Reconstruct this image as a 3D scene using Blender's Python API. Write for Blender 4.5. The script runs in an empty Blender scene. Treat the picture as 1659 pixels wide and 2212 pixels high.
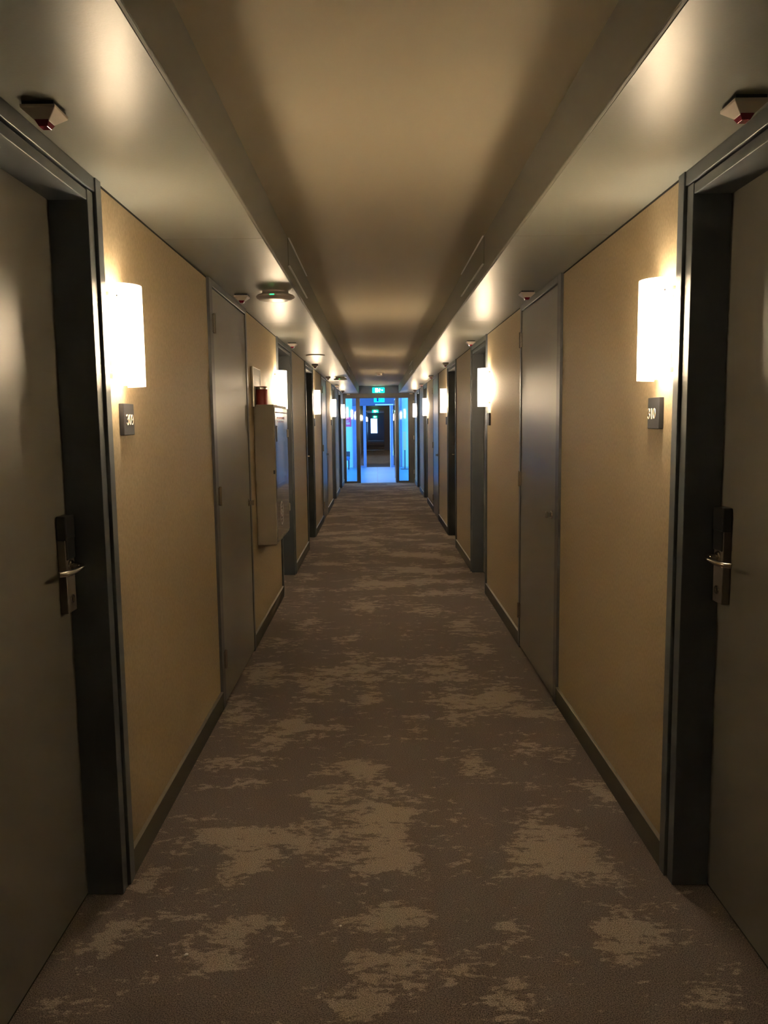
import bpy, bmesh, math, random
from mathutils import Vector, Matrix, noise
random.seed(7)
sc = bpy.context.scene
COL = sc.collection

# ------------------------------------------------------------------ camera
H = 1.5
F_PX = 1700.0
cam_d = bpy.data.cameras.new('camera')
cam = bpy.data.objects.new('camera', cam_d)
COL.objects.link(cam)
cam_d.sensor_fit = 'VERTICAL'
cam_d.sensor_height = 36.0
cam_d.lens = F_PX / 2212 * 36.0
cam_d.clip_start = 0.02
fwd = Vector((-15.5, -192.0, F_PX)).normalized()          # corridor axis seen in camera (right, down, forward)
dn = Vector((0.012, 1.0, (192.0 + 15.5 * 0.012) / F_PX)).normalized()
rt = dn.cross(fwd).normalized()
# rows: world X, Y, Z expressed in camera (right, down, forward)
R = Matrix((rt, fwd, -dn))
camM = Matrix(((R[0][0], -R[0][1], -R[0][2]), (R[1][0], -R[1][1], -R[1][2]), (R[2][0], -R[2][1], -R[2][2])))
cam.matrix_world = Matrix.Translation((0, 0, H)) @ camM.to_4x4()
sc.camera = cam

# ------------------------------------------------------------------ light levels
EXPOSURE = 2.22
BULB = 46.0            # emission of the bulb inside each sconce
SHADE = 0.6            # glow of the opal glass
SKY = 2.4
sc.view_settings.view_transform = 'Standard'
sc.view_settings.look = 'None'
sc.view_settings.exposure = EXPOSURE
sc.view_settings.gamma = 1.0
sc.view_settings.use_curve_mapping = False
w = bpy.data.worlds.new('sky'); sc.world = w; w.use_nodes = True
w.node_tree.nodes['Background'].inputs[0].default_value = (0.19, 0.47, 1.0, 1)
w.node_tree.nodes['Background'].inputs[1].default_value = SKY

def area(name, loc, rot, sx, sy, power=0, col=(1, 1, 1), portal=False):
    l = bpy.data.lights.new(name, 'AREA'); l.shape = 'RECTANGLE'; l.size = sx; l.size_y = sy
    l.energy = power; l.color = col
    if portal: l.cycles.is_portal = True
    o = bpy.data.objects.new(name, l); COL.objects.link(o); o.location = loc; o.rotation_euler = rot
    return o

# ------------------------------------------------------------------ materials
MATS = {}
def pbsdf(name, col, rough=0.5, metal=0.0, spec=0.5, coat=0.0, emit=None, es=0.0):
    m = bpy.data.materials.new(name); m.use_nodes = True
    b = m.node_tree.nodes['Principled BSDF']
    b.inputs['Base Color'].default_value = (*col, 1)
    b.inputs['Roughness'].default_value = rough
    b.inputs['Metallic'].default_value = metal
    b.inputs['Specular IOR Level'].default_value = spec
    b.inputs['Coat Weight'].default_value = coat
    if emit:
        b.inputs['Emission Color'].default_value = (*emit, 1)
        b.inputs['Emission Strength'].default_value = es
    MATS[name] = m
    return m
def nodes(m): return m.node_tree.nodes, m.node_tree.links, m.node_tree.nodes['Principled BSDF']
def add_bump(m, scale, strength, dist=0.002, stretch=(1, 1, 1), detail=3, kind='noise'):
    N, L, b = nodes(m)
    tc = N.new('ShaderNodeNewGeometry')
    mp = N.new('ShaderNodeMapping'); mp.inputs['Scale'].default_value = stretch
    L.new(tc.outputs['Position'], mp.inputs['Vector'])
    t = N.new('ShaderNodeTexNoise'); t.inputs['Scale'].default_value = scale; t.inputs['Detail'].default_value = detail
    L.new(mp.outputs[0], t.inputs['Vector'])
    bp = N.new('ShaderNodeBump'); bp.inputs['Strength'].default_value = strength; bp.inputs['Distance'].default_value = dist
    L.new(t.outputs['Fac'], bp.inputs['Height']); L.new(bp.outputs[0], b.inputs['Normal'])
    return t
def add_tint(m, scale, c1, c2, stretch=(1, 1, 1), detail=4, lo=0.35, hi=0.65):
    N, L, b = nodes(m)
    tc = N.new('ShaderNodeNewGeometry')
    mp = N.new('ShaderNodeMapping'); mp.inputs['Scale'].default_value = stretch
    L.new(tc.outputs['Position'], mp.inputs['Vector'])
    t = N.new('ShaderNodeTexNoise'); t.inputs['Scale'].default_value = scale; t.inputs['Detail'].default_value = detail
    L.new(mp.outputs[0], t.inputs['Vector'])
    r = N.new('ShaderNodeValToRGB'); r.color_ramp.elements[0].position = lo; r.color_ramp.elements[1].position = hi
    r.color_ramp.elements[0].color = (*c1, 1); r.color_ramp.elements[1].color = (*c2, 1)
    L.new(t.outputs['Fac'], r.inputs[0]); L.new(r.outputs[0], b.inputs['Base Color'])

WALLPAPER = pbsdf('gold_wallpaper', (0.50, 0.37, 0.20), 0.55, spec=0.35)
add_tint(WALLPAPER, 160, (0.385, 0.300, 0.180), (0.475, 0.375, 0.230), (1, 1, 0.45), 4)
add_bump(WALLPAPER, 190, 0.55, 0.0015, (1, 1, 0.5), 4)
SOFFIT = pbsdf('satin_soffit_paint', (0.205, 0.205, 0.175), 0.34, spec=0.17)
add_bump(SOFFIT, 150, 0.22, 0.001, (1, 1, 1), 3)
CEIL = pbsdf('matte_ceiling_paint', (0.42, 0.365, 0.27), 0.75, spec=0.25)
RECESS = pbsdf('recess_face_shaded', (0.155, 0.145, 0.118), 0.6, spec=0.3)  # base colour darkened to deepen the shade of the recess
FRAME = pbsdf('slate_door_frame', (0.10, 0.11, 0.122), 0.38, spec=0.5)
LEAF = pbsdf('grey_brown_door_leaf', (0.20, 0.185, 0.15), 0.36, spec=0.45)
add_tint(LEAF, 3.0, (0.165, 0.153, 0.128), (0.18, 0.167, 0.138), (1, 1, 0.3), 3)
ULEAF = pbsdf('grey_utility_leaf', (0.235, 0.22, 0.19), 0.33, spec=0.5)
UFRAME = pbsdf('grey_utility_frame', (0.105, 0.103, 0.108), 0.35)
BASEB = pbsdf('dark_baseboard', (0.085, 0.075, 0.055), 0.5)
ALU = pbsdf('brushed_aluminium', (0.62, 0.60, 0.56), 0.32, metal=1.0)
STEEL = pbsdf('satin_steel', (0.60, 0.57, 0.52), 0.22, metal=1.0)
LOCKBODY = pbsdf('brown_grey_lock_body', (0.13, 0.105, 0.09), 0.5)
BLACK = pbsdf('black_plastic', (0.025, 0.025, 0.028), 0.35)
GAP = pbsdf('dark_gap', (0.02, 0.018, 0.015), 0.9)
PLATE = pbsdf('charcoal_number_plate', (0.032, 0.031, 0.034), 0.45)
DIGIT = pbsdf('cream_digit', (0.85, 0.72, 0.56), 0.4)
WHITEP = pbsdf('off_white_plastic', (0.66, 0.58, 0.50), 0.38)
APGREY = pbsdf('grey_plastic_device', (0.55, 0.48, 0.43), 0.28)
REDP = pbsdf('dark_red_lens', (0.20, 0.012, 0.03), 0.15, coat=0.6)
RED = pbsdf('red_paint', (0.36, 0.045, 0.035), 0.35)
CABINET = pbsdf('beige_metal_cabinet', (0.38, 0.33, 0.255), 0.45)
CABFRONT = pbsdf('glossy_pale_cabinet_door', (0.33, 0.31, 0.29), 0.2, spec=0.8, coat=0.5)
PAPER = pbsdf('grey_notice_sheet', (0.27, 0.25, 0.20), 0.4)
DARKLINE = pbsdf('dark_print', (0.10, 0.06, 0.06), 0.5)
REDPRINT = pbsdf('red_print', (0.55, 0.12, 0.10), 0.5)
PARTF = pbsdf('bronze_grey_partition_frame', (0.10, 0.102, 0.115), 0.4)
GREEN = pbsdf('green_lit_sign', (0.0, 0.35, 0.2), 0.4, emit=(0.0, 0.62, 0.30), es=1.1)
SIGNW = pbsdf('white_lit_sign', (0.9, 0.9, 0.9), 0.4, emit=(0.75, 1.0, 0.9), es=2.6)
CYSIGN = pbsdf('cyan_lit_sign', (0.0, 0.35, 0.5), 0.4, emit=(0.0, 0.5, 0.65), es=0.9)
NAVY = pbsdf('navy_print', (0.0, 0.05, 0.25), 0.5)
BULKH = pbsdf('deep_blue_grey_paint', (0.09, 0.115, 0.21), 0.5)
LED = pbsdf('green_led', (0.0, 0.4, 0.1), 0.4, emit=(0.03, 0.9, 0.2), es=0.7)
LOBBYW = pbsdf('cyan_lit_lobby_wall', (0.42, 0.72, 0.62), 0.7)  # cyan cast of the cool daylight is put into the wall colour
LOBBYD = pbsdf('blue_grey_lobby_paint', (0.17, 0.21, 0.36), 0.5)
LOBBYC = pbsdf('lobby_ceiling_paint', (0.5, 0.55, 0.6), 0.8)
PINK = pbsdf('pink_red_sign', (0.85, 0.09, 0.22), 0.5)
WHITE = pbsdf('white_print_and_highlight', (0.8, 0.8, 0.8), 0.5)
CHAIRB = pbsdf('blue_chair_fabric', (0.06, 0.16, 0.33), 0.8)
DARKM = pbsdf('dark_metal', (0.05, 0.055, 0.07), 0.4)
YEL = pbsdf('pale_yellow_panel', (0.62, 0.58, 0.30), 0.6)
CRUMB = pbsdf('white_paper_scrap', (0.9, 0.86, 0.8), 0.7)
FARWALL = pbsdf('far_corridor_wall', (0.30, 0.28, 0.32), 0.6)

# tiles
TILE = pbsdf('blue_grey_floor_tile', (0.30, 0.38, 0.46), 0.33, spec=0.35)
N, L, b = nodes(TILE)
g = N.new('ShaderNodeNewGeometry'); br = N.new('ShaderNodeTexBrick')
br.offset = 0; br.inputs['Scale'].default_value = 1.0
br.inputs['Color1'].default_value = (0.07, 0.27, 0.45, 1); br.inputs['Color2'].default_value = (0.10, 0.31, 0.48, 1)
br.inputs['Mortar'].default_value = (0.10, 0.14, 0.2, 1); br.inputs['Mortar Size'].default_value = 0.006
br.inputs['Brick Width'].default_value = 0.9; br.inputs['Row Height'].default_value = 0.9
L.new(g.outputs['Position'], br.inputs['Vector']); L.new(br.outputs['Color'], b.inputs['Base Color'])

# carpet: distressed beige patches on brown, a 'patch' attribute says where the large ones lie
CARPET = pbsdf('distressed_carpet', (0.1, 0.08, 0.06), 0.95, spec=0.1)
N, L, b = nodes(CARPET)
g = N.new('ShaderNodeNewGeometry')
def tex(scale, detail, rough, stretch, dist=0.0):
    mp = N.new('ShaderNodeMapping'); mp.inputs['Scale'].default_value = stretch
    L.new(g.outputs['Position'], mp.inputs['Vector'])
    t = N.new('ShaderNodeTexNoise'); t.inputs['Scale'].default_value = scale
    t.inputs['Detail'].default_value = detail; t.inputs['Roughness'].default_value = rough
    t.inputs['Distortion'].default_value = dist
    L.new(mp.outputs[0], t.inputs['Vector']); return t
def mth(op, a, c, d=None):
    n = N.new('ShaderNodeMath'); n.operation = op
    for i, v in enumerate((a, c, d)):
        if v is None: continue
        if isinstance(v, (int, float)): n.inputs[i].default_value = v
        else: L.new(v, n.inputs[i])
    return n.outputs[0]
at = N.new('ShaderNodeAttribute'); at.attribute_name = 'patch'
n1 = tex(12.0, 10, 0.70, (0.75, 1.4, 1), 0.4)
n2 = tex(38.0, 5, 0.6, (0.8, 1.6, 1), 0.2)
s = mth('ADD', at.outputs['Fac'], mth('MULTIPLY', mth('SUBTRACT', n1.outputs['Fac'], 0.5), 3.1))
s = mth('ADD', s, mth('MULTIPLY', mth('SUBTRACT', n2.outputs['Fac'], 0.5), 1.5))
mr = N.new('ShaderNodeMapRange'); mr.interpolation_type = 'SMOOTHSTEP'
mr.inputs['From Min'].default_value = 0.36; mr.inputs['From Max'].default_value = 0.66
L.new(s, mr.inputs['Value'])
n3 = tex(300.0, 2, 0.6, (1, 1, 1))
n4 = tex(2.2, 3, 0.5, (1, 1, 1))
dk = N.new('ShaderNodeMix'); dk.data_type = 'RGBA'
L.new(n4.outputs['Fac'], dk.inputs['Factor'])
dk.inputs['A'].default_value = (0.170, 0.130, 0.112, 1); dk.inputs['B'].default_value = (0.200, 0.165, 0.138, 1)
lt = N.new('ShaderNodeMix'); lt.data_type = 'RGBA'
L.new(n4.outputs['Fac'], lt.inputs['Factor'])
lt.inputs['A'].default_value = (0.36, 0.295, 0.245, 1); lt.inputs['B'].default_value = (0.37, 0.31, 0.225, 1)
mx = N.new('ShaderNodeMix'); mx.data_type = 'RGBA'
L.new(mth('MULTIPLY', mr.outputs[0], 0.92), mx.inputs['Factor']); L.new(dk.outputs['Result'], mx.inputs['A']); L.new(lt.outputs['Result'], mx.inputs['B'])
pile = N.new('ShaderNodeMix'); pile.data_type = 'RGBA'; pile.blend_type = 'MULTIPLY'
pile.inputs['Factor'].default_value = 1.0
pr = N.new('ShaderNodeMapRange'); pr.inputs['From Min'].default_value = 0.3; pr.inputs['From Max'].default_value = 0.7
pr.inputs['To Min'].default_value = 0.25; pr.inputs['To Max'].default_value = 1.9
L.new(n3.outputs['Fac'], pr.inputs['Value'])
L.new(mx.outputs['Result'], pile.inputs['A']); L.new(pr.outputs[0], pile.inputs['B'])
L.new(pile.outputs['Result'], b.inputs['Base Color'])
bp = N.new('ShaderNodeBump'); bp.inputs['Strength'].default_value = 0.6; bp.inputs['Distance'].default_value = 0.003
L.new(n3.outputs['Fac'], bp.inputs['Height']); L.new(bp.outputs[0], b.inputs['Normal'])

def make_glass(name, tint, refl=0.9):
    m = bpy.data.materials.new(name); m.use_nodes = True
    N, L = m.node_tree.nodes, m.node_tree.links
    N.clear()
    out = N.new('ShaderNodeOutputMaterial'); mi = N.new('ShaderNodeMixShader')
    tr = N.new('ShaderNodeBsdfTransparent'); tr.inputs[0].default_value = (*tint, 1)
    gl = N.new('ShaderNodeBsdfGlossy'); gl.inputs['Roughness'].default_value = 0.01
    fr = N.new('ShaderNodeFresnel'); fr.inputs[0].default_value = 1.5
    L.new(fr.outputs[0], mi.inputs[0]); L.new(tr.outputs[0], mi.inputs[1]); L.new(gl.outputs[0], mi.inputs[2])
    L.new(mi.outputs[0], out.inputs[0]); return m
GLASS = make_glass('clear_partition_glass', (0.93, 0.97, 0.98))

OPAL = bpy.data.materials.new('opal_glass'); OPAL.use_nodes = True
N, L = OPAL.node_tree.nodes, OPAL.node_tree.links; N.clear()
out = N.new('ShaderNodeOutputMaterial'); ad = N.new('ShaderNodeAddShader'); mi = N.new('ShaderNodeMixShader')
tl = N.new('ShaderNodeBsdfTranslucent'); tl.inputs[0].default_value = (0.97, 0.93, 0.87, 1)
di = N.new('ShaderNodeBsdfDiffuse'); di.inputs[0].default_value = (0.9, 0.86, 0.8, 1)
em = N.new('ShaderNodeEmission'); em.inputs[0].default_value = (1.0, 0.80, 0.58, 1); em.inputs[1].default_value = SHADE
mi.inputs[0].default_value = 0.3
L.new(tl.outputs[0], mi.inputs[1]); L.new(di.outputs[0], mi.inputs[2])
tp = N.new('ShaderNodeBsdfTransparent'); tp.inputs[0].default_value = (1, 0.97, 0.92, 1)
mt = N.new('ShaderNodeMixShader'); mt.inputs[0].default_value = 0.36
L.new(mi.outputs[0], mt.inputs[1]); L.new(tp.outputs[0], mt.inputs[2])
L.new(mt.outputs[0], ad.inputs[0]); L.new(em.outputs[0], ad.inputs[1]); L.new(ad.outputs[0], out.inputs[0])
BULBM = bpy.data.materials.new('lamp_bulb'); BULBM.use_nodes = True
N, L = BULBM.node_tree.nodes, BULBM.node_tree.links; N.clear()
out = N.new('ShaderNodeOutputMaterial'); em = N.new('ShaderNodeEmission')
em.inputs[0].default_value = (1.0, 0.84, 0.62, 1); em.inputs[1].default_value = BULB
L.new(em.outputs[0], out.inputs[0])

# ------------------------------------------------------------------ mesh helpers
def new(): return bmesh.new()
def box(bm, x0, x1, y0, y1, z0, z1):
    x0, x1 = min(x0, x1), max(x0, x1); y0, y1 = min(y0, y1), max(y0, y1); z0, z1 = min(z0, z1), max(z0, z1)
    v = [bm.verts.new((x, y, z)) for x in (x0, x1) for y in (y0, y1) for z in (z0, z1)]
    for f in ((0, 1, 3, 2), (4, 6, 7, 5), (0, 4, 5, 1), (2, 3, 7, 6), (0, 2, 6, 4), (1, 5, 7, 3)):
        bm.faces.new([v[i] for i in f])
def lathe(bm, prof, n=32, M=Matrix()):
    rings = []
    for r, z in prof:
        rings.append([bm.verts.new(M @ Vector((r * math.cos(2 * math.pi * i / n), r * math.sin(2 * math.pi * i / n), z))) for i in range(n)] if r > 1e-6 else [bm.verts.new(M @ Vector((0, 0, z)))])
    for a, c in zip(rings, rings[1:]):
        for i in range(n):
            j = (i + 1) % n
            if len(a) == 1 and len(c) == 1: continue
            if len(a) == 1: bm.faces.new((a[0], c[i], c[j]))
            elif len(c) == 1: bm.faces.new((a[i], a[j], c[0]))
            else: bm.faces.new((a[i], a[j], c[j], c[i]))
def tube(bm, pts, r, n=12, flat=1.0):
    pts = [Vector(p) for p in pts]; rings = []
    up = Vector((0, 0, 1))
    for k, p in enumerate(pts):
        t = (pts[min(k + 1, len(pts) - 1)] - pts[max(k - 1, 0)]).normalized()
        a = t.cross(up)
        if a.length < 1e-3: a = t.cross(Vector((0, 1, 0)))
        a.normalize(); c = a.cross(t).normalized()
        rr = r[k] if isinstance(r, (list, tuple)) else r
        rings.append([bm.verts.new(p + a * rr * math.cos(2 * math.pi * i / n) + c * rr * flat * math.sin(2 * math.pi * i / n)) for i in range(n)])
    for a, c in zip(rings, rings[1:]):
        for i in range(n):
            j = (i + 1) % n; bm.faces.new((a[i], a[j], c[j], c[i]))
    bm.faces.new(rings[0][::-1]); bm.faces.new(rings[-1])
def obj(name, bm, mat, parent=None, bevel=0, smooth=False, seg=2):
    bmesh.ops.recalc_face_normals(bm, faces=bm.faces)
    me = bpy.data.meshes.new(name); bm.to_mesh(me); bm.free()
    me.materials.append(mat)
    if smooth:
        for p in me.polygons: p.use_smooth = True
    o = bpy.data.objects.new(name, me); COL.objects.link(o)
    if parent: o.parent = parent
    if bevel:
        m = o.modifiers.new('bevel', 'BEVEL'); m.width = bevel; m.segments = seg; m.limit_method = 'ANGLE'
        m.harden_normals = False
    if smooth:
        m = o.modifiers.new('ws', 'EDGE_SPLIT'); m.split_angle = math.radians(38)
    return o
def tag(o, label, cat=None, group=None, kind=None):
    o['label'] = label
    if cat: o['category'] = cat
    if group: o['group'] = group
    if kind: o['kind'] = kind
    return o
def struct(o, label=None):
    o['kind'] = 'structure'
    if label: o['label'] = label
    return o
def empty(name, loc=(0, 0, 0)):
    o = bpy.data.objects.new(name, None); COL.objects.link(o); o.location = loc; o.empty_display_size = 0.05
    return o

XL, XR = -0.842, 0.9435
ZS, ZC = 2.236, 2.425
EL, ER = -0.4335, 0.548           # soffit inner edges
YB, YE = -7.5, 19.85
def sx(side, p):                  # p = distance out from the wall face into the corridor
    return XL + p if side < 0 else XR - p
def wb(bm, side, p0, p1, y0, y1, z0, z1, org=(0, 0, 0)):
    box(bm, sx(side, p0) - org[0], sx(side, p1) - org[0], y0 - org[1], y1 - org[1], z0 - org[2], z1 - org[2])

# ------------------------------------------------------------------ setting
ROOM = [(1.35, 2.49), (6.75, 7.87), (9.35, 10.49), (14.73, 15.85), (17.33, 18.47)]
UTIL = [(4.03, 5.16), (12.0, 13.13)]
opens = sorted(ROOM + UTIL)
segs = []; y = YB
for a, c in opens: segs.append((y, a)); y = c
segs.append((y, YE))
for side, nm in ((-1, 'left'), (1, 'right')):
    bm = new()
    for a, c in segs: wb(bm, side, 0, -0.12, a, c, 0, ZS)
    wb(bm, side, -0.17, -0.22, YB, YE, -0.05, 2.6)  # unseen back layer, added to keep sky light from leaking in
    struct(obj('wall_' + nm, bm, WALLPAPER), 'gold textured wallpaper wall on the %s of the corridor' % nm)
    bm = new()
    for a, c in segs: wb(bm, side, -0.005, 0.012, a, c, 0, 0.094)
    bb = struct(obj('baseboard_' + nm, bm, BASEB, bevel=0.002), 'dark brown baseboard along the %s wall' % nm)
    bm = new()
    for a, c in segs: wb(bm, side, 0.0, 0.0135, a, c, 0.0945, 0.100)
    obj('baseboard_cap', bm, ALU, bb, bevel=0.001)['label'] = 'thin metal lip on top of baseboard'
    bm = new()
    for a, c in segs: wb(bm, side, 0.0002, 0.0012, a, c, ZS - 0.007, ZS)  # dark strip on the wall stands in for the shade of the gap
    struct(obj('trim_%d' % (1 if side < 0 else 2), bm, GAP), 'dark strip painted as the shadow gap under the %s soffit' % nm)
    # soffit
    e = EL if side < 0 else ER
    bm = new()
    ys = [YB, -4.71, -2.06, 0.59, 3.24, 5.89, 8.54, 11.19, 13.84, 16.49, YE]
    for a, c in zip(ys, ys[1:]):
        box(bm, sx(side, -0.12), e + (0.0121 if side > 0 else -0.0121), a + 0.0012, c - 0.0012, ZS, ZS + 0.012)
    so = struct(obj('ceiling_soffit_' + nm, bm, SOFFIT, bevel=0.001), 'satin lowered ceiling panels along the %s wall' % nm)
    bm = new(); box(bm, e, e + (0.012 if side > 0 else -0.012), YB, YE, ZS - 0.001, ZC)
    obj('recess_face', bm, RECESS, so, bevel=0.003)
    bm = new(); box(bm, sx(side, -0.22), e + (0.013 if side > 0 else -0.013), YB, YE, ZS + 0.0125, ZS + 0.02)
    obj('backing', bm, GAP, so)
# carpet floor
blobs_px = [(484,1802,56,24),(613,1808,60,32),(519,1870,50,50),(318,1905,30,20),(460,2085,60,34),(525,2015,50,38),(256,2012,42,28),
 (571,1604,50,20),(628,1558,30,20),(520,1648,85,14),(518,1540,36,34),(685,1722,38,26),(820,1760,80,60),(850,1860,95,32),
 (870,2070,120,42),(860,1985,90,26),(815,2170,75,36),(1155,1770,46,32),(1215,1825,72,34),(1245,1875,76,28),(1340,2012,82,46),
 (1100,2000,40,22),(1360,2055,40,34),(1105,2170,46,42),(1305,1715,24,18),(1135,1615,56,26),(1030,1655,30,22),(905,1277,42,8),
 (926,1318,42,16),(998,1352,30,16),(784,1287,44,12),(786,1315,32,9),(669,1350,30,16),(759,1379,24,9),(956,1430,60,13),
 (966,1458,54,12),(784,1450,68,26),(794,1510,38,18),(983,1522,62,38),(727,1569,24,9),(650,1572,24,8),(678,1480,38,22),
 (565,1450,50,20),(1085,1500,40,26),(600,1390,50,12),(1040,1400,30,14),(770,1660,60,16),(540,1690,40,12),(120,2180,60,30),(1540,2150,50,30),
 (380,1980,60,14),(1180,1540,50,14),(950,1640,30,8),(1330,1900,40,14)]
def floorpt(x, yy):
    v = Vector((x - 829.5, yy - 1106.0, F_PX)); d = R @ v
    t = H / -d.z
    return d.x * t, d.y * t
blobs = []
for (x, yy, rx, ry) in blobs_px:
    cx, cy = floorpt(x, yy); ax, ay = floorpt(x + rx, yy); bx_, by_ = floorpt(x, yy - ry)
    blobs.append((cx, cy, max(abs(ax - cx), 0.04), max(abs(by_ - cy), 0.04)))
def patch(x, y):
    near = 0.0
    if y < 7.2:
        m = 0.0
        for cx, cy, a, c in blobs:
            d = ((x - cx) / a) ** 2 + ((y - cy) / c) ** 2
            if d < 6: m += 0.70 * math.exp(-d * 0.75)
        near = min(m, 0.78) + noise.fractal(Vector((x * 3.0, y * 5.0, 1.7)), 1.0, 2.0, 3) * 0.38 + 0.04
    far = (noise.fractal(Vector((x * 2.1 + 3, y * 3.1, 0.3)), 1.0, 2.0, 3)) * 0.85 + 0.36
    k = min(max((y - 5.8) / 1.4, 0), 1)
    if y < 1.2: k = 1
    return near * (1 - k) + far * k
bm = new()
nx, ny = 60, 760
xs = [-1.05 + 2.2 * i / nx for i in range(nx + 1)]
yy0 = YB
ysf = [YB + (YE + 0.05 - YB) * j / ny for j in range(ny + 1)]
gv = [[bm.verts.new((x, y, 0)) for x in xs] for y in ysf]
for j in range(ny):
    for i in range(nx): bm.faces.new((gv[j][i], gv[j][i + 1], gv[j + 1][i + 1], gv[j + 1][i]))
fl = struct(obj('floor', bm, CARPET), 'brown carpet with distressed beige patches')
a = fl.data.attributes.new('patch', 'FLOAT', 'POINT')
for v in fl.data.vertices: a.data[v.index].value = patch(v.co.x, v.co.y)
bm = new(); box(bm, EL - 0.02, ER + 0.02, YB, YE, ZC, ZC + 0.05)
struct(obj('ceiling', bm, CEIL), 'matte beige upper ceiling between the soffits')
bm = new(); box(bm, -1.1, 1.2, YB - 0.1, YB, -0.05, 2.6)
struct(obj('wall_back', bm, WALLPAPER), 'plain wall behind the viewpoint')

# ------------------------------------------------------------------ doors
ORD = ['nearest', 'second', 'third', 'fourth', 'fifth']
def room_door(side, y0, y1, far_lock, num, label):
    yc = (y0 + y1) / 2; org = (sx(side, 0), yc, 0)
    bm = new()
    ob, gp = 0.045, 0.008; ib = 0.046; t = ob + gp + ib
    D = -0.108
    # jambs: outer band, groove, inner band, reveal
    for s_, e_ in ((y0, 1), (y1, -1)):
        wb(bm, side, -0.12, 0.014, s_, s_ + e_ * ob, 0, ZS, org)
        wb(bm, side, -0.12, -0.006, s_ + e_ * ob, s_ + e_ * (ob + gp), 0, ZS, org)
        wb(bm, side, -0.12, 0.006, s_ + e_ * (ob + gp), s_ + e_ * t, 0, 2.19, org)
    wb(bm, side, -0.12, 0.010, y0 + ob, y1 - ob, 2.194, ZS - 0.0005, org)
    wb(bm, side, -0.12, -0.006, y0 + ob, y1 - ob, 2.186, 2.194, org)
    wb(bm, side, -0.12, 0.004, y0 + t, y1 - t, 2.157, 2.186, org)
    root = struct(obj('door_%d' % num, bm, FRAME, bevel=0.0018), label)
    root.location = org
    bm = new(); wb(bm, side, -0.168, D, y0 + t - 0.012, y1 - t + 0.012, 0.008, 2.17, org)
    obj('door_leaf', bm, LEAF, root)['label'] = 'grey brown flush door leaf'
    bm = new(); wb(bm, side, D - 0.06, D - 0.001, y0 + t - 0.012, y1 - t + 0.012, 0.0005, 0.008, org)
    obj('threshold_gap', bm, GAP, root)
    d = -1 if far_lock else 1                    # direction from the lock edge to the hinges
    ye = (y1 - t) if far_lock else (y0 + t)
    la, lb = ye + d * 0.018, ye + d * 0.083
    bm = new(); wb(bm, side, D, D + 0.024, la, lb, 0.945, 1.165, org)
    lp = obj('lock_plate', bm, LOCKBODY, root, bevel=0.002); lp['label'] = 'brown grey electronic lock plate'
    bm = new(); wb(bm, side, D, D + 0.030, la - d * 0.002, lb + d * 0.002, 1.165, 1.237, org)
    wb(bm, side, D + 0.02, D + 0.029, la, lb - d * 0.004, 1.105, 1.17, org)
    obj('card_reader', bm, BLACK, root, bevel=0.006, seg=4)['label'] = 'black card reader cap of the lock'
    bm = new()
    yc_ = (la + lb) / 2
    M = Matrix.Translation(Vector((sx(side, D + 0.0235), yc_, 0.985)) - Vector(org)) @ Matrix.Rotation(math.radians(90 if side < 0 else -90), 4, 'Y')
    lathe(bm, [(0, 0.002), (0.009, 0.002), (0.0095, 0.004), (0.0125, 0.004), (0.0135, 0.002), (0.0135, 0)], 28, M)
    obj('keyhole', bm, STEEL, lp, smooth=True)
    bm = new()
    X = lambda p: sx(side, D + p) - org[0]
    M = Matrix.Translation((X(0.023), yc_ - org[1], 1.085)) @ Matrix.Rotation(math.radians(90 if side < 0 else -90), 4, 'Y')
    lathe(bm, [(0, 0.008), (0.016, 0.008), (0.019, 0.004), (0.019, 0)], 24, M)
    pts = []
    for k in range(9):
        q = k / 8 * math.pi / 2
        pts.append((X(0.045 + 0.022 * math.sin(q)), yc_ - org[1] + d * 0.022 * (1 - math.cos(q)), 1.085))
    pts = [(X(0.024), yc_ - org[1], 1.085)] + pts + [(X(0.068), yc_ - org[1] + d * 0.06, 1.084), (X(0.066), yc_ - org[1] + d * 0.10, 1.083), (X(0.060), yc_ - org[1] + d * 0.128, 1.083), (X(0.046), yc_ - org[1] + d * 0.138, 1.083)]
    tube(bm, pts, 0.0085, 14)
    obj('door_handle', bm, STEEL, root, smooth=True)['label'] = 'satin steel lever handle'
    return root
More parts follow.
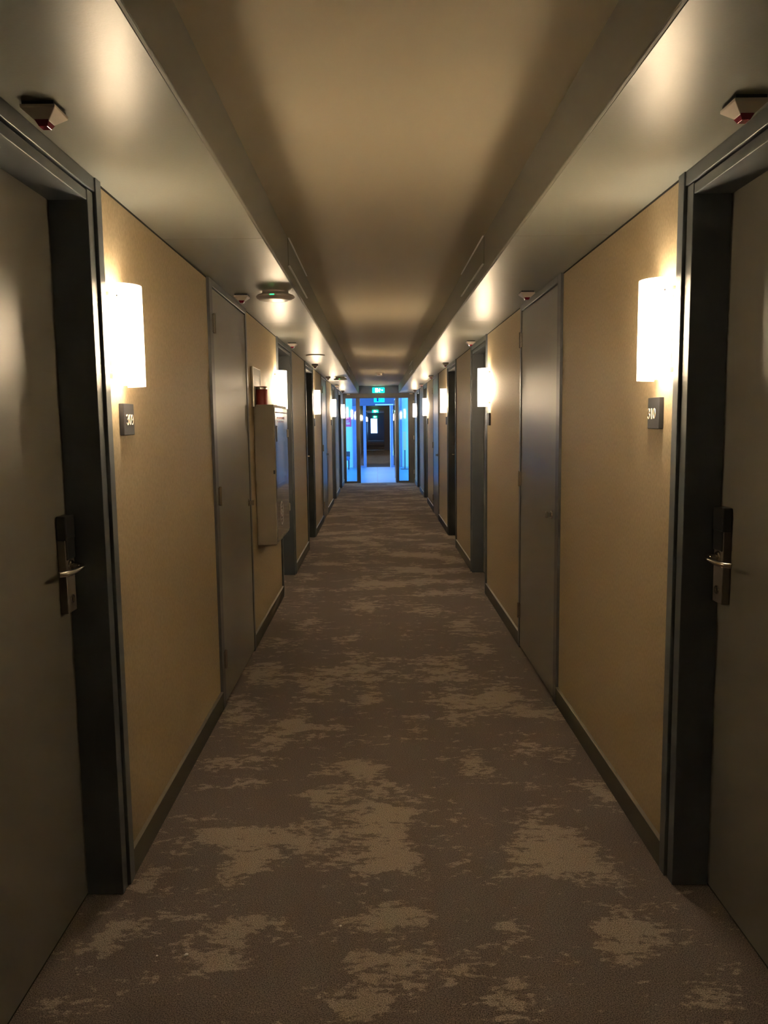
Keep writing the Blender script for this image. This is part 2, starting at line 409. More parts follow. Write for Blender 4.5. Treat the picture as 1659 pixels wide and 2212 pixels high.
def util_door(side, y0, y1, hinge_far, num, label):
    yc = (y0 + y1) / 2; org = (sx(side, 0), yc, 0)
    bm = new(); t0, t1 = 0.075, 0.045
    if hinge_far: pass
    for a, c in ((y0, y0 + t0), (y1 - t1, y1)):
        wb(bm, side, -0.12, 0.014, a, c, 0, ZS, org)
    wb(bm, side, -0.12, 0.014, y0 + t0, y1 - t1, 2.2, ZS, org)
    root = struct(obj('door_%d' % num, bm, UFRAME, bevel=0.002), label); root.location = org
    bm = new(); wb(bm, side, -0.04, 0.009, y0 + t0 + 0.005, y1 - t1 - 0.005, 0.012, 2.193, org)
    obj('door_leaf', bm, ULEAF, root, bevel=0.002)['label'] = 'flat grey utility door leaf'
    bm = new(); wb(bm, side, -0.06, -0.04, y0, y1, 0.0, 2.2, org)
    obj('backing', bm, GAP, root)
    yh = (y1 - t1) if hinge_far else (y0 + t0)
    for z in (2.015, 1.13, 0.255):
        bm = new()
        for k in (-1, 1):
            wb(bm, side, 0.006, 0.017, yh + k * 0.004, yh + k * 0.03, z - 0.045, z + 0.045, org)
        tube(bm, [(sx(side, 0.019) - org[0], yh - org[1], z - 0.05), (sx(side, 0.019) - org[0], yh - org[1], z + 0.05)], 0.008, 12)
        obj('hinge', bm, STEEL, root, bevel=0.001)
    yk = (y0 + t0 + 0.09) if hinge_far else (y1 - t1 - 0.06)
    bm = new()
    M = Matrix.Translation((sx(side, 0.009) - org[0], yk - org[1], 1.0)) @ Matrix.Rotation(math.radians(90 if side < 0 else -90), 4, 'Y')
    lathe(bm, [(0, 0.006), (0.02, 0.006), (0.023, 0.003), (0.023, 0)], 24, M)
    wb(bm, side, 0.012, 0.036, yk - 0.006, yk + 0.006, 0.988, 1.012, org)
    wb(bm, side, 0.030, 0.042, yk - 0.012, yk + 0.012, 0.984, 1.016, org)
    obj('turn_knob', bm, STEEL, root, bevel=0.001)
    return root
num = 1
for side, nm in ((-1, 'left'), (1, 'right')):
    for i, (a, c) in enumerate(ROOM):
        room_door(side, a, c, i % 2 == 0, num, 'recessed guest room door in slate frame, %s one on the %s wall' % (ORD[i], nm)); num += 1
    for i, (a, c) in enumerate(UTIL):
        util_door(side, a, c, side > 0, num, 'flush grey utility door with three hinges, %s one on the %s wall' % (('near', 'far')[i], nm)); num += 1

# ------------------------------------------------------------------ sconces
LAMPS = [(2.578, 'beside the nearest door'), (6.655, 'just before the second recessed door'), (10.59, 'just past the third recessed door'), (14.64, 'just before the fourth recessed door'), (18.58, 'last one before the glass partition')]
def sconce(side, yc, label, x_base=None, grp='opal glass wall lamps along the corridor'):
    bx = sx(side, 0) if x_base is None else x_base
    s_ = 1 if side < 0 else -1
    root = tag(empty('wall_lamp', (bx, yc, 1.785)), label, 'lamp', grp)
    r = 0.072; off = 0.018; hz = 0.158; n = 28; th = 0.004
    bm = new(); rows = []
    for z in (-hz, hz):
        for rr in (r, r - th):
            rows.append([bm.verts.new((s_ * (off + rr * 1.08 * math.sin(q)), -rr * math.cos(q), z)) for q in [math.pi * k / n for k in range(n + 1)]])
    o0, i0, o1, i1 = rows
    for k in range(n):
        bm.faces.new((o0[k], o0[k + 1], o1[k + 1], o1[k])); bm.faces.new((i0[k], i1[k], i1[k + 1], i0[k + 1]))
        bm.faces.new((o0[k], i0[k], i0[k + 1], o0[k + 1])); bm.faces.new((o1[k], o1[k + 1], i1[k + 1], i1[k]))
    for k in (0, n): bm.faces.new((o0[k], o1[k], i1[k], i0[k]))
    obj('lamp_shade', bm, OPAL, root, smooth=True)['label'] = 'curved opal glass shade'
    bm = new(); box(bm, s_ * 0.0005, s_ * 0.012, -0.035, 0.035, -0.11, 0.11)
    for z in (-0.125, 0.125):
        box(bm, s_ * 0.0005, s_ * 0.024, -0.066, -0.058, z - 0.006, z + 0.006); box(bm, s_ * 0.0005, s_ * 0.024, 0.058, 0.066, z - 0.006, z + 0.006)
        box(bm, s_ * 0.0005, s_ * 0.006, -0.066, 0.066, z - 0.006, z + 0.006)
    obj('wall_bracket', bm, WHITEP, root, bevel=0.001)
    bm = new(); lathe(bm, [(0, -0.110), (0.012, -0.106), (0.022, -0.095), (0.027, -0.075), (0.028, -0.05), (0.028, 0.05), (0.027, 0.075), (0.022, 0.095), (0.012, 0.106), (0, 0.110)], 20, Matrix.Translation((s_ * 0.050, 0, 0)))
    obj('bulb', bm, BULBM, root, smooth=True)
    bm = new(); lathe(bm, [(0, 0.003), (0.003, 0.002), (0.0035, 0)], 12, Matrix.Translation((s_ * (off + 0.022), -r * 0.95, 0.118)) @ Matrix.Rotation(math.radians(90), 4, 'X'))
    obj('screw', bm, STEEL, root)
    return root
for side, nm in ((-1, 'left'), (1, 'right')):
    for yc, where in LAMPS:
        sconce(side, yc, 'lit curved opal glass wall lamp on the %s wall, %s' % (nm, where))

for side, nm in ((-1, 'left'), (1, 'right')):
    for yc, where in ((-5.40, 'well behind it'),):
        sconce(side, yc, 'opal wall lamp on the %s wall behind the viewpoint, %s' % (nm, where), grp='wall lamps behind the viewpoint')

# number plates
def ribbon(bm, pts, wd, f, T=0.0022):
    pts = [Vector((p[0], p[1], 0)) for p in pts]; rows = []
    for k, p in enumerate(pts):
        t = (pts[min(k + 1, len(pts) - 1)] - pts[max(k - 1, 0)]).normalized(); nrm = Vector((-t.y, t.x, 0))
        ww = wd(k / (len(pts) - 1), t) / 2
        rows.append([bm.verts.new(f(q.x, q.y, dz)) for q in (p + nrm * ww, p - nrm * ww) for dz in (0, T)])
    for a, c in zip(rows, rows[1:]):
        for i, j in ((0, 1), (1, 3), (3, 2), (2, 0)): bm.faces.new((a[i], a[j], c[j], c[i]))
    bm.faces.new([rows[0][i] for i in (0, 1, 3, 2)]); bm.faces.new([rows[-1][i] for i in (0, 2, 3, 1)])
def arc(cx, cy, rx, ry, a0, a1, n=22): return [(cx + rx * math.cos(math.radians(a0 + (a1 - a0) * k / n)), cy + ry * math.sin(math.radians(a0 + (a1 - a0) * k / n))) for k in range(n + 1)]
def glyph(ch):
    # unit box: width 0.62, height 1, strokes as polylines
    if ch == '0': return [arc(0.31, 0.5, 0.24, 0.46, 0, 360, 36)]
    if ch == '1': return [[(0.31, 0.02), (0.31, 0.98)], [(0.16, 0.02), (0.46, 0.02)], [(0.31, 0.96), (0.17, 0.90)]]
    if ch == '3': return [arc(0.28, 0.75, 0.21, 0.21, 165, -85, 22) + arc(0.28, 0.27, 0.25, 0.25, 85, -165, 24)]
    if ch == '9': return [arc(0.31, 0.70, 0.23, 0.26, 0, 360, 26), arc(0.28, 0.42, 0.26, 0.40, 40, -10, 8)[::-1] and [(0.54, 0.72), (0.54, 0.5), (0.50, 0.28), (0.40, 0.10), (0.25, 0.04), (0.12, 0.12)]]
def plate(side, yc, label, digits):
    bx = sx(side, 0); root = tag(empty('number_plate', (bx, yc, 1.522)), label, 'sign', 'charcoal room number plates')
    s_ = 1 if side < 0 else -1
    bm = new(); box(bm, s_ * 0.0005, s_ * 0.016, -0.055, 0.055, -0.052, 0.052)
    obj('plate', bm, PLATE, root, bevel=0.002)
    if digits:
        for k, ch in enumerate(digits):
            bm = new(); hh = 0.036
            def f(u, v, dz, k=k):
                rd = (k * 0.0255 + u * hh * 1.05) + (-0.030 if side < 0 else -0.052)
                return (s_ * (0.016 + dz), rd * s_, (v - 0.5) * hh - 0.001)
            for st in glyph(ch):
                ribbon(bm, st, lambda q, t: 0.045 + 0.075 * abs(t.y) ** 1.5, f)
            o = obj('digit', bm, DIGIT, root); o['label'] = 'cream digit %s' % ch
    return root
for side, nm, d1 in ((-1, 'left', '309'), (1, 'right', '310')):
    for i, (yc, where) in enumerate(LAMPS[:4]):
        if side < 0 and i == 1: continue
        if i == 0: plate(side, 2.652, 'charcoal square plate reading %s below the nearest %s wall lamp' % (d1, nm), d1)
        else: plate(side, yc + (0.05 if i % 2 == 0 else -0.05), 'dark number plate below the %s lamp on the %s wall' % (ORD[i], nm), None)

# ------------------------------------------------------------------ alarm indicators on the soffits
def alarm(side, y, label):
    x = XL + 0.082 if side < 0 else XR - 0.078
    root = tag(empty('alarm_indicator', (x, y, ZS)), label, 'alarm', 'white alarm indicators under the soffits')
    s_ = 1 if side < 0 else -1
    h = 0.040
    bm = new(); box(bm, -h + 0.004, h - 0.004, -h + 0.004, h - 0.004, -0.008, -0.0003)
    obj('mounting_plate', bm, BLACK, root)
    bm = new()
    lv = [(h, -0.0085), (h, -0.0155), (0.016, -0.037)]
    rings = [[bm.verts.new((sxx * r, syy * r, z)) for sxx, syy in ((-1, -1), (1, -1), (1, 1), (-1, 1))] for r, z in lv]
    for a, c in zip(rings, rings[1:]):
        for i in range(4): bm.faces.new((a[i], a[(i + 1) % 4], c[(i + 1) % 4], c[i]))
    bm.faces.new(rings[0]); bm.faces.new(rings[-1][::-1])
    obj('housing', bm, WHITEP, root, bevel=0.0015)
    bm = new()
    vs = [bm.verts.new(v) for v in ((-0.017, -0.0195, -0.034), (0.017, -0.0195, -0.034), (0.017, 0.021, -0.034), (-0.017, 0.021, -0.034),
                                     (-0.010, -0.012, -0.047), (0.010, -0.012, -0.047), (0.010, 0.014, -0.047), (-0.010, 0.014, -0.047))]
    for f in ((0, 1, 2, 3), (4, 7, 6, 5), (0, 4, 5, 1), (1, 5, 6, 2), (2, 6, 7, 3), (3, 7, 4, 0)): bm.faces.new([vs[i] for i in f])
    obj('lens', bm, REDP, root, bevel=0.001)['label'] = 'dark red lens'
ALY = [(1.92, 'above the nearest door'), (4.60, 'above the near utility door'), (7.31, 'above the second recessed door'), (9.95, 'above the third recessed door'), (12.6, 'above the far utility door'), (15.3, 'above the fourth recessed door'), (17.95, 'above the last recessed door')]
for side, nm in ((-1, 'left'), (1, 'right')):
    for y, wh in ALY: alarm(side, y, 'small white pyramid alarm indicator on the %s soffit, %s' % (nm, wh))

def access_point(x, y, label):
    root = tag(empty('access_point', (x, y, ZS)), label, 'access point', 'round grey devices on the left soffit')
    bm = new(); lathe(bm, [(0, -0.0003), (0.072, -0.0003), (0.075, -0.012), (0.100, -0.022), (0.107, -0.029), (0.107, -0.035), (0.092, -0.046), (0.06, -0.0495), (0, -0.0505)], 48)
    obj('housing', bm, APGREY, root, smooth=True)
    bm = new(); box(bm, -0.018, 0.006, -0.1085, -0.098, -0.0350, -0.0300)
    obj('status_light', bm, LED, root)['label'] = 'small green status light'
access_point(-0.556, 4.50, 'round grey wireless device with green light on the left soffit, nearest one')
access_point(-0.577, 12.76, 'round grey wireless device on the left soffit, far one near the glass partition')
bm = new(); lathe(bm, [(0, -0.0003), (0.100, -0.0003), (0.102, -0.004), (0.095, -0.010), (0, -0.012)], 40, Matrix.Translation((-0.652, 8.61, ZS)))
tag(obj('ceiling_disc', bm, APGREY, smooth=True), 'thin flat grey disc on the left soffit between the two round devices', 'ceiling disc')
# ceiling smoke detector
root = tag(empty('smoke_detector', (0.063, 14.78, ZC)), 'white smoke detector on the upper ceiling near the exit sign', 'smoke detector')
bm = new(); lathe(bm, [(0, -0.0003), (0.075, -0.0003), (0.075, -0.014), (0.058, -0.02), (0.05, -0.05), (0.02, -0.058), (0, -0.058)], 32)
obj('housing', bm, WHITEP, root, smooth=True)
bm = new(); lathe(bm, [(0.0555, -0.028), (0.0575, -0.030), (0.0555, -0.034)], 32); obj('vent_ring', bm, BLACK, root)

# slim air panels on the recess faces
def grille(side, y0, label):
    e = EL if side < 0 else ER; s_ = 1 if side < 0 else -1
    root = tag(empty('air_panel', (e, y0 + 0.51, 2.285)), label, 'air panel', 'slim air panels in the ceiling recess')
    bm = new(); box(bm, s_ * 0.0004, s_ * 0.003, -0.51, 0.51, 0.0, 0.137)
    obj('panel', bm, RECESS, root)
    for z in (-0.001, 0.134):
        bm = new(); box(bm, s_ * 0.0004, s_ * 0.010, -0.51, 0.51, z, z + 0.004)
        obj('edge_strip', bm, WHITE, root, bevel=0.0008)  # white colour stands in for lamp light caught on the edges
for side, nm in ((-1, 'left'), (1, 'right')):
    grille(side, 4.05, 'slim air panel with highlights painted on its edges, on the %s recess face, nearest one' % nm)
    grille(side, 11.95, 'slim air panel with highlights painted on its edges, on the %s recess face, far one' % nm)

# ------------------------------------------------------------------ cabinet, canister, notice
cy0, cy1, cz0, cz1, cp = 5.43, 6.20, 0.664, 1.635, 0.137
root = tag(empty('wall_cabinet', (XL, (cy0 + cy1) / 2, cz0)), 'tall beige metal cabinet hung on the left wall beside the utility door', 'cabinet')
org = root.location
bm = new(); wb(bm, -1, 0.0005, cp, cy0, cy1, cz0, cz1, org); obj('body', bm, CABINET, root, bevel=0.004)
bm = new(); wb(bm, -1, cp - 0.001, cp + 0.006, cy0 + 0.02, cy1 - 0.02, cz0 + 0.02, cz1 - 0.02, org)
cd = obj('cabinet_door', bm, CABFRONT, root, bevel=0.002); cd['label'] = 'glossy pale front door of the cabinet'
bm = new(); wb(bm, -1, cp + 0.006, cp + 0.0068, cy0 + 0.04, cy1 - 0.04, 1.578, 1.588, org); obj('printed_line', bm, DARKLINE, cd)
bm = new()
for k in range(9):
    u = cy0 + 0.12 + k * 0.05
    wb(bm, -1, cp + 0.006, cp + 0.0067, u, u + 0.034, 1.535 + 0.006 * (k % 2), 1.553, org)
    if k % 2: wb(bm, -1, cp + 0.006, cp + 0.0067, u, u + 0.02, 1.513, 1.526, org)
obj('red_marking', bm, REDPRINT, cd)
bm = new(); wb(bm, -1, cp + 0.004, cp + 0.010, cy0 + 0.07, cy0 + 0.11, 1.38, 1.49, org); obj('recessed_pull', bm, UFRAME, cd, bevel=0.003)
for z in (1.43, 0.85):
    bm = new(); wb(bm, -1, cp - 0.02, cp + 0.012, cy1 - 0.012, cy1 + 0.004, z - 0.03, z + 0.03, org); obj('hinge', bm, CABINET, root, bevel=0.002)
bm = new(); wb(bm, -1, cp - 0.012, cp + 0.0005, cy0 - 0.002, cy0 + 0.002, 1.16, 1.185, org); obj('side_latch', bm, DARKM, root)
bm = new()     # raised hose reel mark
M = Matrix.Translation(Vector((sx(-1, cp + 0.006), 5.70, 0.86)) - Vector(org)) @ Matrix.Rotation(math.radians(90), 4, 'Y')
lathe(bm, [(0.075, 0), (0.075, 0.0012), (0.088, 0.0012), (0.088, 0)], 32, M); lathe(bm, [(0.02, 0), (0.02, 0.0012), (0.03, 0.0012), (0.03, 0)], 20, M)
for k in range(6):
    q = k * math.pi / 3
    c_, s2 = math.cos(q), math.sin(q)
    wb(bm, -1, cp + 0.006, cp + 0.007, 5.70 + c_ * 0.052 - 0.006, 5.70 + c_ * 0.052 + 0.006, 0.86 + s2 * 0.052 - 0.006, 0.86 + s2 * 0.052 + 0.006, org)
obj('hose_reel_mark', bm, APGREY, cd)

root = tag(empty('red_canister', (-0.797, 5.52, cz1)), 'small red canister standing on top of the beige wall cabinet', 'canister')
bm = new(); lathe(bm, [(0, 0.0005), (0.040, 0.0005), (0.042, 0.003), (0.042, 0.118), (0.038, 0.126), (0, 0.127)], 36); obj('body', bm, RED, root, smooth=True)
bm = new(); lathe(bm, [(0.0405, 0.104), (0.0432, 0.106), (0.0432, 0.118), (0.040, 0.122)], 36); obj('rim', bm, STEEL, root, smooth=True)

root = tag(empty('wall_notice', (XL, 5.54, 1.72)), 'small grey notice in a clear holder on the left wall above the cabinet', 'notice')
bm = new(); box(bm, 0.0005, 0.012, -0.17, 0.17, -0.10, 0.165); obj('holder', bm, PAPER, root, bevel=0.001)
bm = new(); box(bm, 0.0005, 0.016, -0.178, -0.170, -0.10, 0.168); box(bm, 0.0005, 0.014, 0.170, 0.174, -0.10, 0.168); box(bm, 0.0005, 0.014, -0.174, 0.174, 0.165, 0.169)
obj('holder_edge', bm, ALU, root, bevel=0.001)
bm = new()
for z, u0, u1 in ((0.11, -0.12, 0.13), (0.07, -0.10, 0.06), (0.04, -0.10, 0.10), (0.0, -0.12, 0.02), (-0.04, -0.12, 0.09)): box(bm, 0.012, 0.0124, u0, u1, z, z + 0.006)
obj('faint_print', bm, CABINET, root)

# scraps on the carpet
for x, y, s_ in ((-0.562, 2.09, 0.006), (-0.645, 2.09, 0.003), (-0.128, 2.21, 0.0035)):
    bm = new(); bmesh.ops.create_icosphere(bm, subdivisions=2, radius=s_)
    for v in bm.verts: v.co = v.co * (1 + random.uniform(-0.2, 0.2)); v.co.z = v.co.z * 0.5 + s_ * 0.5
    o = obj('paper_scrap', bm, CRUMB); o.location = (x, y, 0)
    tag(o, {0.006: 'largest white scrap on the carpet near the left door', 0.003: 'tiny white speck left of the largest scrap', 0.0035: 'tiny pale speck in the middle of the near carpet'}[s_], 'scrap', 'white scraps on the carpet')

# ------------------------------------------------------------------ glass partition
yp = YE
bm = new()
def pf(x0, x1, z0, z1, d=0.05, y=yp): box(bm, x0, x1, y, y + d, z0, z1)
pf(XL, -0.775, 0, 2.236); pf(-0.516, -0.42, 0, 2.12); pf(0.475, 0.55, 0, 2.12); pf(0.786, 0.833, 0, 2.12)
pf(-0.775, 0.833, 2.12, 2.236, 0.06); pf(-0.775, -0.516, 0, 0.045); pf(0.55, 0.786, 0, 0.045)
root = tag(obj('glass_partition', bm, PARTF, bevel=0.003), 'bronze grey framed glass partition at the end of the carpeted corridor', 'partition')
for a, c, nme in ((-0.775, -0.516, 'left'), (0.55, 0.786, 'right')):
    bm = new(); box(bm, a, c, yp + 0.022, yp + 0.030, 0.045, 2.12); obj('glass_pane', bm, GLASS, root)['label'] = '%s glass sidelight' % nme
bm = new(); box(bm, 0.833, XR, yp - 0.01, yp + 0.05, 0, 2.236); sp = obj('side_panel', bm, PARTF, root, bevel=0.002)
for z in (2.0, 1.13, 0.27):
    bm = new(); tube(bm, [(0.925, yp - 0.018, z - 0.05), (0.925, yp - 0.018, z + 0.05)], 0.009); obj('hinge', bm, ALU, sp)
bm = new(); box(bm, -1.1, 1.2, yp, yp + 0.12, 2.2365, 2.6); struct(obj('wall_end', bm, BULKH), 'blue grey wall strip above the glass partition')
# open leaf
root = tag(empty('glass_door', (0.475, yp + 0.06, 0)), 'open glass door leaf swung back from the partition with long pull handle', 'glass door')
bm = new(); box(bm, -0.012, -0.002, 0.01, 0.86, 0.012, 2.10); obj('glass_leaf', bm, GLASS, root)
bm = new(); box(bm, -0.017, 0.0, 0.0, 0.012, 0.01, 2.11); box(bm, -0.017, 0.0, 0.86, 0.88, 0.01, 2.11); box(bm, -0.017, 0, 0.012, 0.86, 0.01, 0.05); box(bm, -0.017, 0, 0.012, 0.86, 2.08, 2.11); obj('leaf_frame', bm, ALU, root)
bm = new(); tube(bm, [(-0.014, 0.78, 1.84), (-0.045, 0.78, 1.84), (-0.052, 0.78, 1.83), (-0.052, 0.78, 0.65), (-0.045, 0.78, 0.64), (-0.014, 0.78, 0.64)], 0.011, 12); obj('pull_handle', bm, STEEL, root, smooth=True)
for x, nme in ((-0.70, 'left'), (0.86, 'right')):
    bm = new(); box(bm, x - 0.04, x + 0.04, yp - 0.07, yp - 0.02, ZS - 0.03, ZS - 0.0005)
    tag(obj('door_sensor', bm, WHITEP, bevel=0.004), 'small white sensor box on the %s soffit at the glass partition' % nme, 'sensor', 'sensors at the partition')

def exit_sign(loc, wdt, hgt, body, label, cat='exit sign', depth=0.03, sym=None):
    sym = sym or SIGNW
    root = tag(empty('exit_sign', loc), label, cat, 'green emergency exit signs')
    bm = new(); box(bm, -wdt / 2, wdt / 2, -depth, -0.0005, -hgt / 2, hgt / 2); obj('light_box', bm, body, root, bevel=0.002)
    yy = -depth - 0.0015
    k = hgt
    bm = new()
    def seg2(p, q, wd):
        tube(bm, [(p[0], yy, p[1]), (q[0], yy, q[1])], wd, 8, 1)
    def bar(x0, x1, z0, z1): box(bm, x0 * k, x1 * k, yy - 0.001, yy + 0.0012, z0 * k, z1 * k)
    bar(-0.60, -0.52, -0.38, 0.38); bar(-0.20, -0.12, -0.38, 0.38); bar(-0.60, -0.12, 0.32, 0.40); bar(-0.52, -0.20, -0.38, 0.32)
    obj('door_symbol', bm, sym, root)
    bm = new(); wv = 0.045 * k
    lathe(bm, [(0, -0.001), (0.075 * k, -0.001), (0.075 * k, 0.001), (0, 0.001)], 20, Matrix.Translation((0.26 * k, yy, 0.28 * k)) @ Matrix.Rotation(math.radians(90), 4, 'X'))
    for p, q in (((0.22, 0.16), (0.14, -0.06)), ((0.14, -0.06), (0.28, -0.20)), ((0.28, -0.20), (0.22, -0.38)), ((0.14, -0.06), (0.02, -0.22)), ((0.02, -0.22), (-0.08, -0.24)), ((0.22, 0.16), (0.36, 0.06)), ((0.36, 0.06), (0.44, 0.14)), ((0.22, 0.16), (0.08, 0.12)), ((0.08, 0.12), (0.03, 0.0))):
        seg2((p[0] * k, p[1] * k), (q[0] * k, q[1] * k), wv)
    obj('running_figure', bm, sym, root)
    bm = new(); bar(0.58, 0.82, -0.05, 0.05)
    vs = [bm.verts.new((a_ * k, yy + d_, c_ * k)) for d_ in (-0.001, 0.001) for a_, c_ in ((0.74, 0.18), (0.92, 0), (0.74, -0.18))]
    for f in ((0, 1, 2), (3, 5, 4), (0, 3, 4, 1), (1, 4, 5, 2), (2, 5, 3, 0)): bm.faces.new([vs[i] for i in f])
    obj('arrow', bm, sym, root)
exit_sign((0.05, yp, 2.315), 0.30, 0.125, GREEN, 'green lit exit sign with running figure on the strip above the glass partition')

# ------------------------------------------------------------------ lobby
y1_, y2_ = yp + 0.12, 27.0
bm = new(); box(bm, -3.2, 3.2, yp + 0.05, y2_ + 0.02, -0.05, 0); struct(obj('floor_lobby', bm, TILE), 'glossy blue grey tiled lobby floor')
bm = new(); box(bm, -3.2, 3.2, yp + 0.05, y2_ + 0.1, 2.6, 2.65); struct(obj('ceiling_lobby', bm, LOBBYC), 'lobby ceiling')
bm = new()
box(bm, -3.2, -1.0, yp, y1_, -0.05, 2.6); box(bm, 1.1, 3.2, yp, y1_, -0.05, 2.6); struct(obj('wall_lobby_front', bm, LOBBYW), 'lobby side of the corridor end wall')
bm = new()
box(bm, -3.2, -0.83, y2_, y2_ + 0.12, 0, 2.6); box(bm, 0.74, 3.2, y2_, y2_ + 0.12, 0, 2.6)
struct(obj('wall_lobby_back', bm, LOBBYW), 'wall at the back of the lobby with cyan daylight in its colour')
bm = new()
box(bm, -3.3, -3.2, yp, 20.6, 0, 2.6); box(bm, -3.3, -3.2, 26.4, y2_ + .1, 0, 2.6); box(bm, -3.3, -3.2, 20.6, 26.4, 0, 0.3); box(bm, -3.3, -3.2, 20.6, 26.4, 2.4, 2.6)
struct(obj('wall_lobby_left', bm, LOBBYW), 'lobby wall with the window opening, left side')
bm = new()
box(bm, 3.2, 3.3, yp, 20.6, 0, 2.6); box(bm, 3.2, 3.3, 26.4, y2_ + .1, 0, 2.6); box(bm, 3.2, 3.3, 20.6, 26.4, 0, 0.3); box(bm, 3.2, 3.3, 20.6, 26.4, 2.4, 2.6)
struct(obj('wall_lobby_right', bm, LOBBYW), 'lobby wall with the window opening, right side')
for i, x in enumerate((-3.25, 3.25)):
    bm = new()
    for yq in (20.6, 22.05, 23.5, 24.95, 26.35): box(bm, x - 0.02, x + 0.02, yq, yq + 0.05, 0.3, 2.4)
    struct(obj('window_%d' % (i + 1), bm, PARTF), 'tall lobby window frame')
area('daylight_window_left', (-3.15, 23.5, 1.35), (0, math.radians(-90), 0), 2.1, 5.8, portal=True)
area('daylight_window_right', (3.15, 23.5, 1.35), (0, math.radians(90), 0), 2.1, 5.8, portal=True)
# bulkhead and inner doorway frame
bm = new(); box(bm, -0.83, 0.74, y2_, y2_ + 0.12, 2.09, 2.6); struct(obj('wall_bulkhead', bm, BULKH), 'blue grey bulkhead over the inner doorway')
bm = new()
box(bm, -0.83, -0.70, y2_ - 0.03, y2_ + 0.1, 0, 2.09); box(bm, -0.62, -0.59, y2_, y2_ + 0.05, 0, 2.09); box(bm, -0.465, -0.365, y2_ - 0.03, y2_ + 0.06, 0, 2.09)
box(bm, 0.46, 0.56, y2_ - 0.03, y2_ + 0.06, 0, 2.09); box(bm, 0.68, 0.74, y2_ - 0.03, y2_ + 0.1, 0, 2.09); box(bm, -0.7, -0.465, y2_, y2_ + 0.05, 0, 0.06); box(bm, 0.56, 0.68, y2_, y2_ + 0.05, 0, 0.06)
ip = tag(obj('inner_partition', bm, LOBBYD, bevel=0.003), 'blue grey framed glazed doorway across the tiled lobby', 'partition')
for a, c in ((-0.59, -0.465), (-0.70, -0.62), (0.56, 0.68)):
    bm = new(); box(bm, a, c, y2_ + 0.02, y2_ + 0.028, 0.06, 2.09); obj('glass_pane', bm, GLASS, ip)
bm = new(); box(bm, -0.05, 0.57, y2_ - 0.05, y2_ - 0.03, 2.10, 2.14); obj('head_rail', bm, WHITE, ip)
bm = new(); box(bm, 0.445, 0.46, y2_ - 0.03, y2_ + 0.0, 0, 2.09); obj('edge_strip', bm, WHITE, ip)
exit_sign((0.09, y2_ - 0.03, 2.285), 0.35, 0.15, CYSIGN, 'bluish lit exit sign on the bulkhead across the tiled lobby', sym=NAVY)
root = tag(empty('wall_sign', (-1.02, y2_, 1.54)), 'pinkish red sign with white lines on the lobby back wall', 'sign')
bm = new(); box(bm, -0.17, 0.15, -0.015, -0.0005, -0.15, 0.17); obj('board', bm, PINK, root, bevel=0.002)
bm = new(); box(bm, -0.10, 0.06, -0.017, -0.015, 0.03, 0.05); box(bm, -0.10, 0.10, -0.017, -0.015, -0.03, -0.01); box(bm, -0.02, 0.10, -0.017, -0.015, -0.07, -0.05); obj('white_lines', bm, WHITE, root)
# blue chair
root = tag(empty('lounge_chair', (-1.12, 25.9, 0)), 'small blue chair against the lobby back wall, left of the doorway', 'chair')
bm = new(); box(bm, -0.25, 0.22, -0.25, 0.22, 0.30, 0.42); obj('seat', bm, CHAIRB, root, bevel=0.04, seg=4)
bm = new(); box(bm, -0.25, 0.22, 0.20, 0.27, 0.40, 0.58); obj('backrest', bm, DARKM, root, bevel=0.02, seg=3)
for a in (-0.21, 0.18):
    for c in (-0.2, 0.2):
        bm = new(); tube(bm, [(a, c, 0.0), (a, c, 0.31)], 0.015, 10); obj('leg', bm, DARKM, root)
bm = new(); lathe(bm, [(0.10, -0.01), (0.13, -0.01), (0.13, 0.01), (0.10, 0.01), (0.10, -0.01)], 24, Matrix.Translation((0.2, -0.05, 0.22)) @ Matrix.Rotation(math.radians(90), 4, 'Y')); obj('side_ring', bm, CHAIRB, root)
# stand on the right
root = tag(empty('display_stand', (0.90, 25.6, 0)), 'slim dark stand with pale yellow panel seen through the right sidelight', 'stand')
bm = new(); lathe(bm, [(0, 0.0), (0.15, 0.0), (0.15, 0.015), (0.02, 0.025), (0, 0.025)], 24); obj('base', bm, DARKM, root)
bm = new(); tube(bm, [(0, 0, 0.02), (0, 0, 1.15)], 0.018, 12); obj('pole', bm, DARKM, root)
bm = new(); box(bm, -0.05, 0.04, -0.025, -0.01, 0.62, 1.22); obj('panel', bm, YEL, root, bevel=0.003)
# pillar on the right wall
bm = new(); box(bm, 0.80, 0.85, y2_ - 0.10, y2_, 0, 2.6); struct(obj('trim_3', bm, LOBBYD), 'blue grey post on the lobby back wall')

# ------------------------------------------------------------------ second corridor beyond the lobby
ya, yb, yc2 = 27.02, 44.0, 70.0
bm = new()
xs = (-1.0, 1.05); box(bm, xs[0], xs[1], ya, yc2, -0.05, 0.0)
f2 = struct(obj('floor_far', bm, CARPET), 'brown patterned carpet of the far corridor')
a = f2.data.attributes.new('patch', 'FLOAT', 'POINT')
for v in f2.data.vertices: a.data[v.index].value = 0.2
bm = new(); box(bm, -1.0, 1.05, y2_ + 0.1, yc2, 2.4, 2.45); struct(obj('ceiling_far', bm, FARWALL), 'dark ceiling of the far corridor')
bm = new(); box(bm, -1.05, -0.80, y2_ + 0.1, yc2, 0, 2.45); struct(obj('wall_far_left', bm, FARWALL), 'dark left wall of the far corridor')
bm = new(); box(bm, 0.90, 1.15, y2_ + 0.1, yc2, 0, 2.45); box(bm, 0.41, 0.9, yb, yb + 0.1, 0, 2.4); box(bm, -0.8, 0.41, yb, yb + 0.1, 2.2, 2.4); struct(obj('wall_far_right', bm, FARWALL), 'dark right wall of the far corridor')
bm = new()
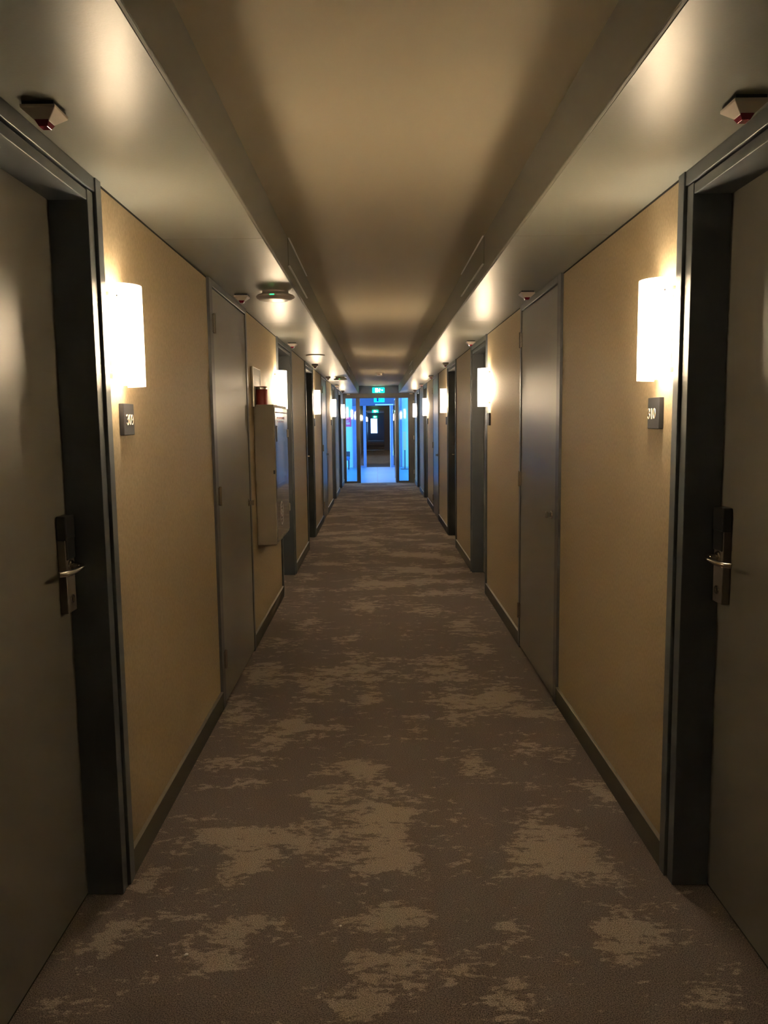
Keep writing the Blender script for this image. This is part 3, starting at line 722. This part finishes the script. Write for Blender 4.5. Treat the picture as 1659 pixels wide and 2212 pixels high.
box(bm, -0.8, -0.55, yc2, yc2 + 0.1, 0, 2.45); box(bm, 0.05, 0.9, yc2, yc2 + 0.1, 0, 2.45); box(bm, -0.55, 0.05, yc2, yc2 + 0.1, 0, 0.60); box(bm, -0.55, 0.05, yc2, yc2 + 0.1, 1.92, 2.45)
struct(obj('wall_far_end', bm, FARWALL), 'end wall of the far corridor around the bright window')
bm = new()
box(bm, -0.55, -0.53, yc2 + 0.02, yc2 + 0.06, 0.6, 1.92); box(bm, 0.03, 0.05, yc2 + 0.02, yc2 + 0.06, 0.6, 1.92); box(bm, -0.53, 0.03, yc2 + 0.02, yc2 + 0.06, 0.6, 0.62); box(bm, -0.53, 0.03, yc2 + 0.02, yc2 + 0.06, 1.90, 1.92)
struct(obj('window_3', bm, PARTF), 'bright daylight window at the very end of the far corridor')
area('daylight_window_end', (-0.25, yc2 - 0.02, 1.26), (math.radians(-90), 0, 0), 0.6, 1.3, portal=True)
bm = new(); box(bm, -0.8, 0.41, yb - 0.1, yb + 0.1, 0.0005, 0.012); struct(obj('trim_4', bm, ALU), 'bright metal threshold strip in the far corridor')
for i, (y, x0, x1) in enumerate(((30.5, -0.3, 0.3), (34.0, -0.35, 0.5))):
    bm = new(); box(bm, x0, x1, y, y + 0.12, 2.385, 2.3995)
    l = obj('ceiling_light', bm, pbsdf('tube_light_%d' % i, (0.8, 0.8, 0.8), 0.4, emit=(0.75, 0.9, 1.0), es=12.0)); tag(l, 'thin light strip on the far corridor ceiling, %s one' % ('nearer', 'farther')[i], 'light', 'light strips of the far corridor')
exit_sign((-0.08, yb - 0.01, 2.15), 0.34, 0.14, GREEN, 'distant green exit sign halfway down the far corridor')
exit_sign((-0.15, yc2 - 0.05, 2.05), 0.34, 0.14, GREEN, 'most distant green exit sign above the bright end window')
for i, y in enumerate((30.5, 37.0, 41.0, 48.0)):  # unseen lamps, added to brighten the far corridor
    sconce(1, y, 'unseen wall lamp added to brighten the far corridor, right wall, %s' % ('just beyond the inner doorway', 'between the doorway and the light strips end', 'shortly before the metal threshold strip', 'beyond the metal threshold strip')[i], x_base=0.90, grp='far corridor wall lamps')
for y in (56.0, 62.0):
    sconce(-1, y, 'distant wall lamp on the left wall of the far corridor, %s one' % ('nearer' if y < 60 else 'farther'), x_base=-0.80, grp='far corridor wall lamps')
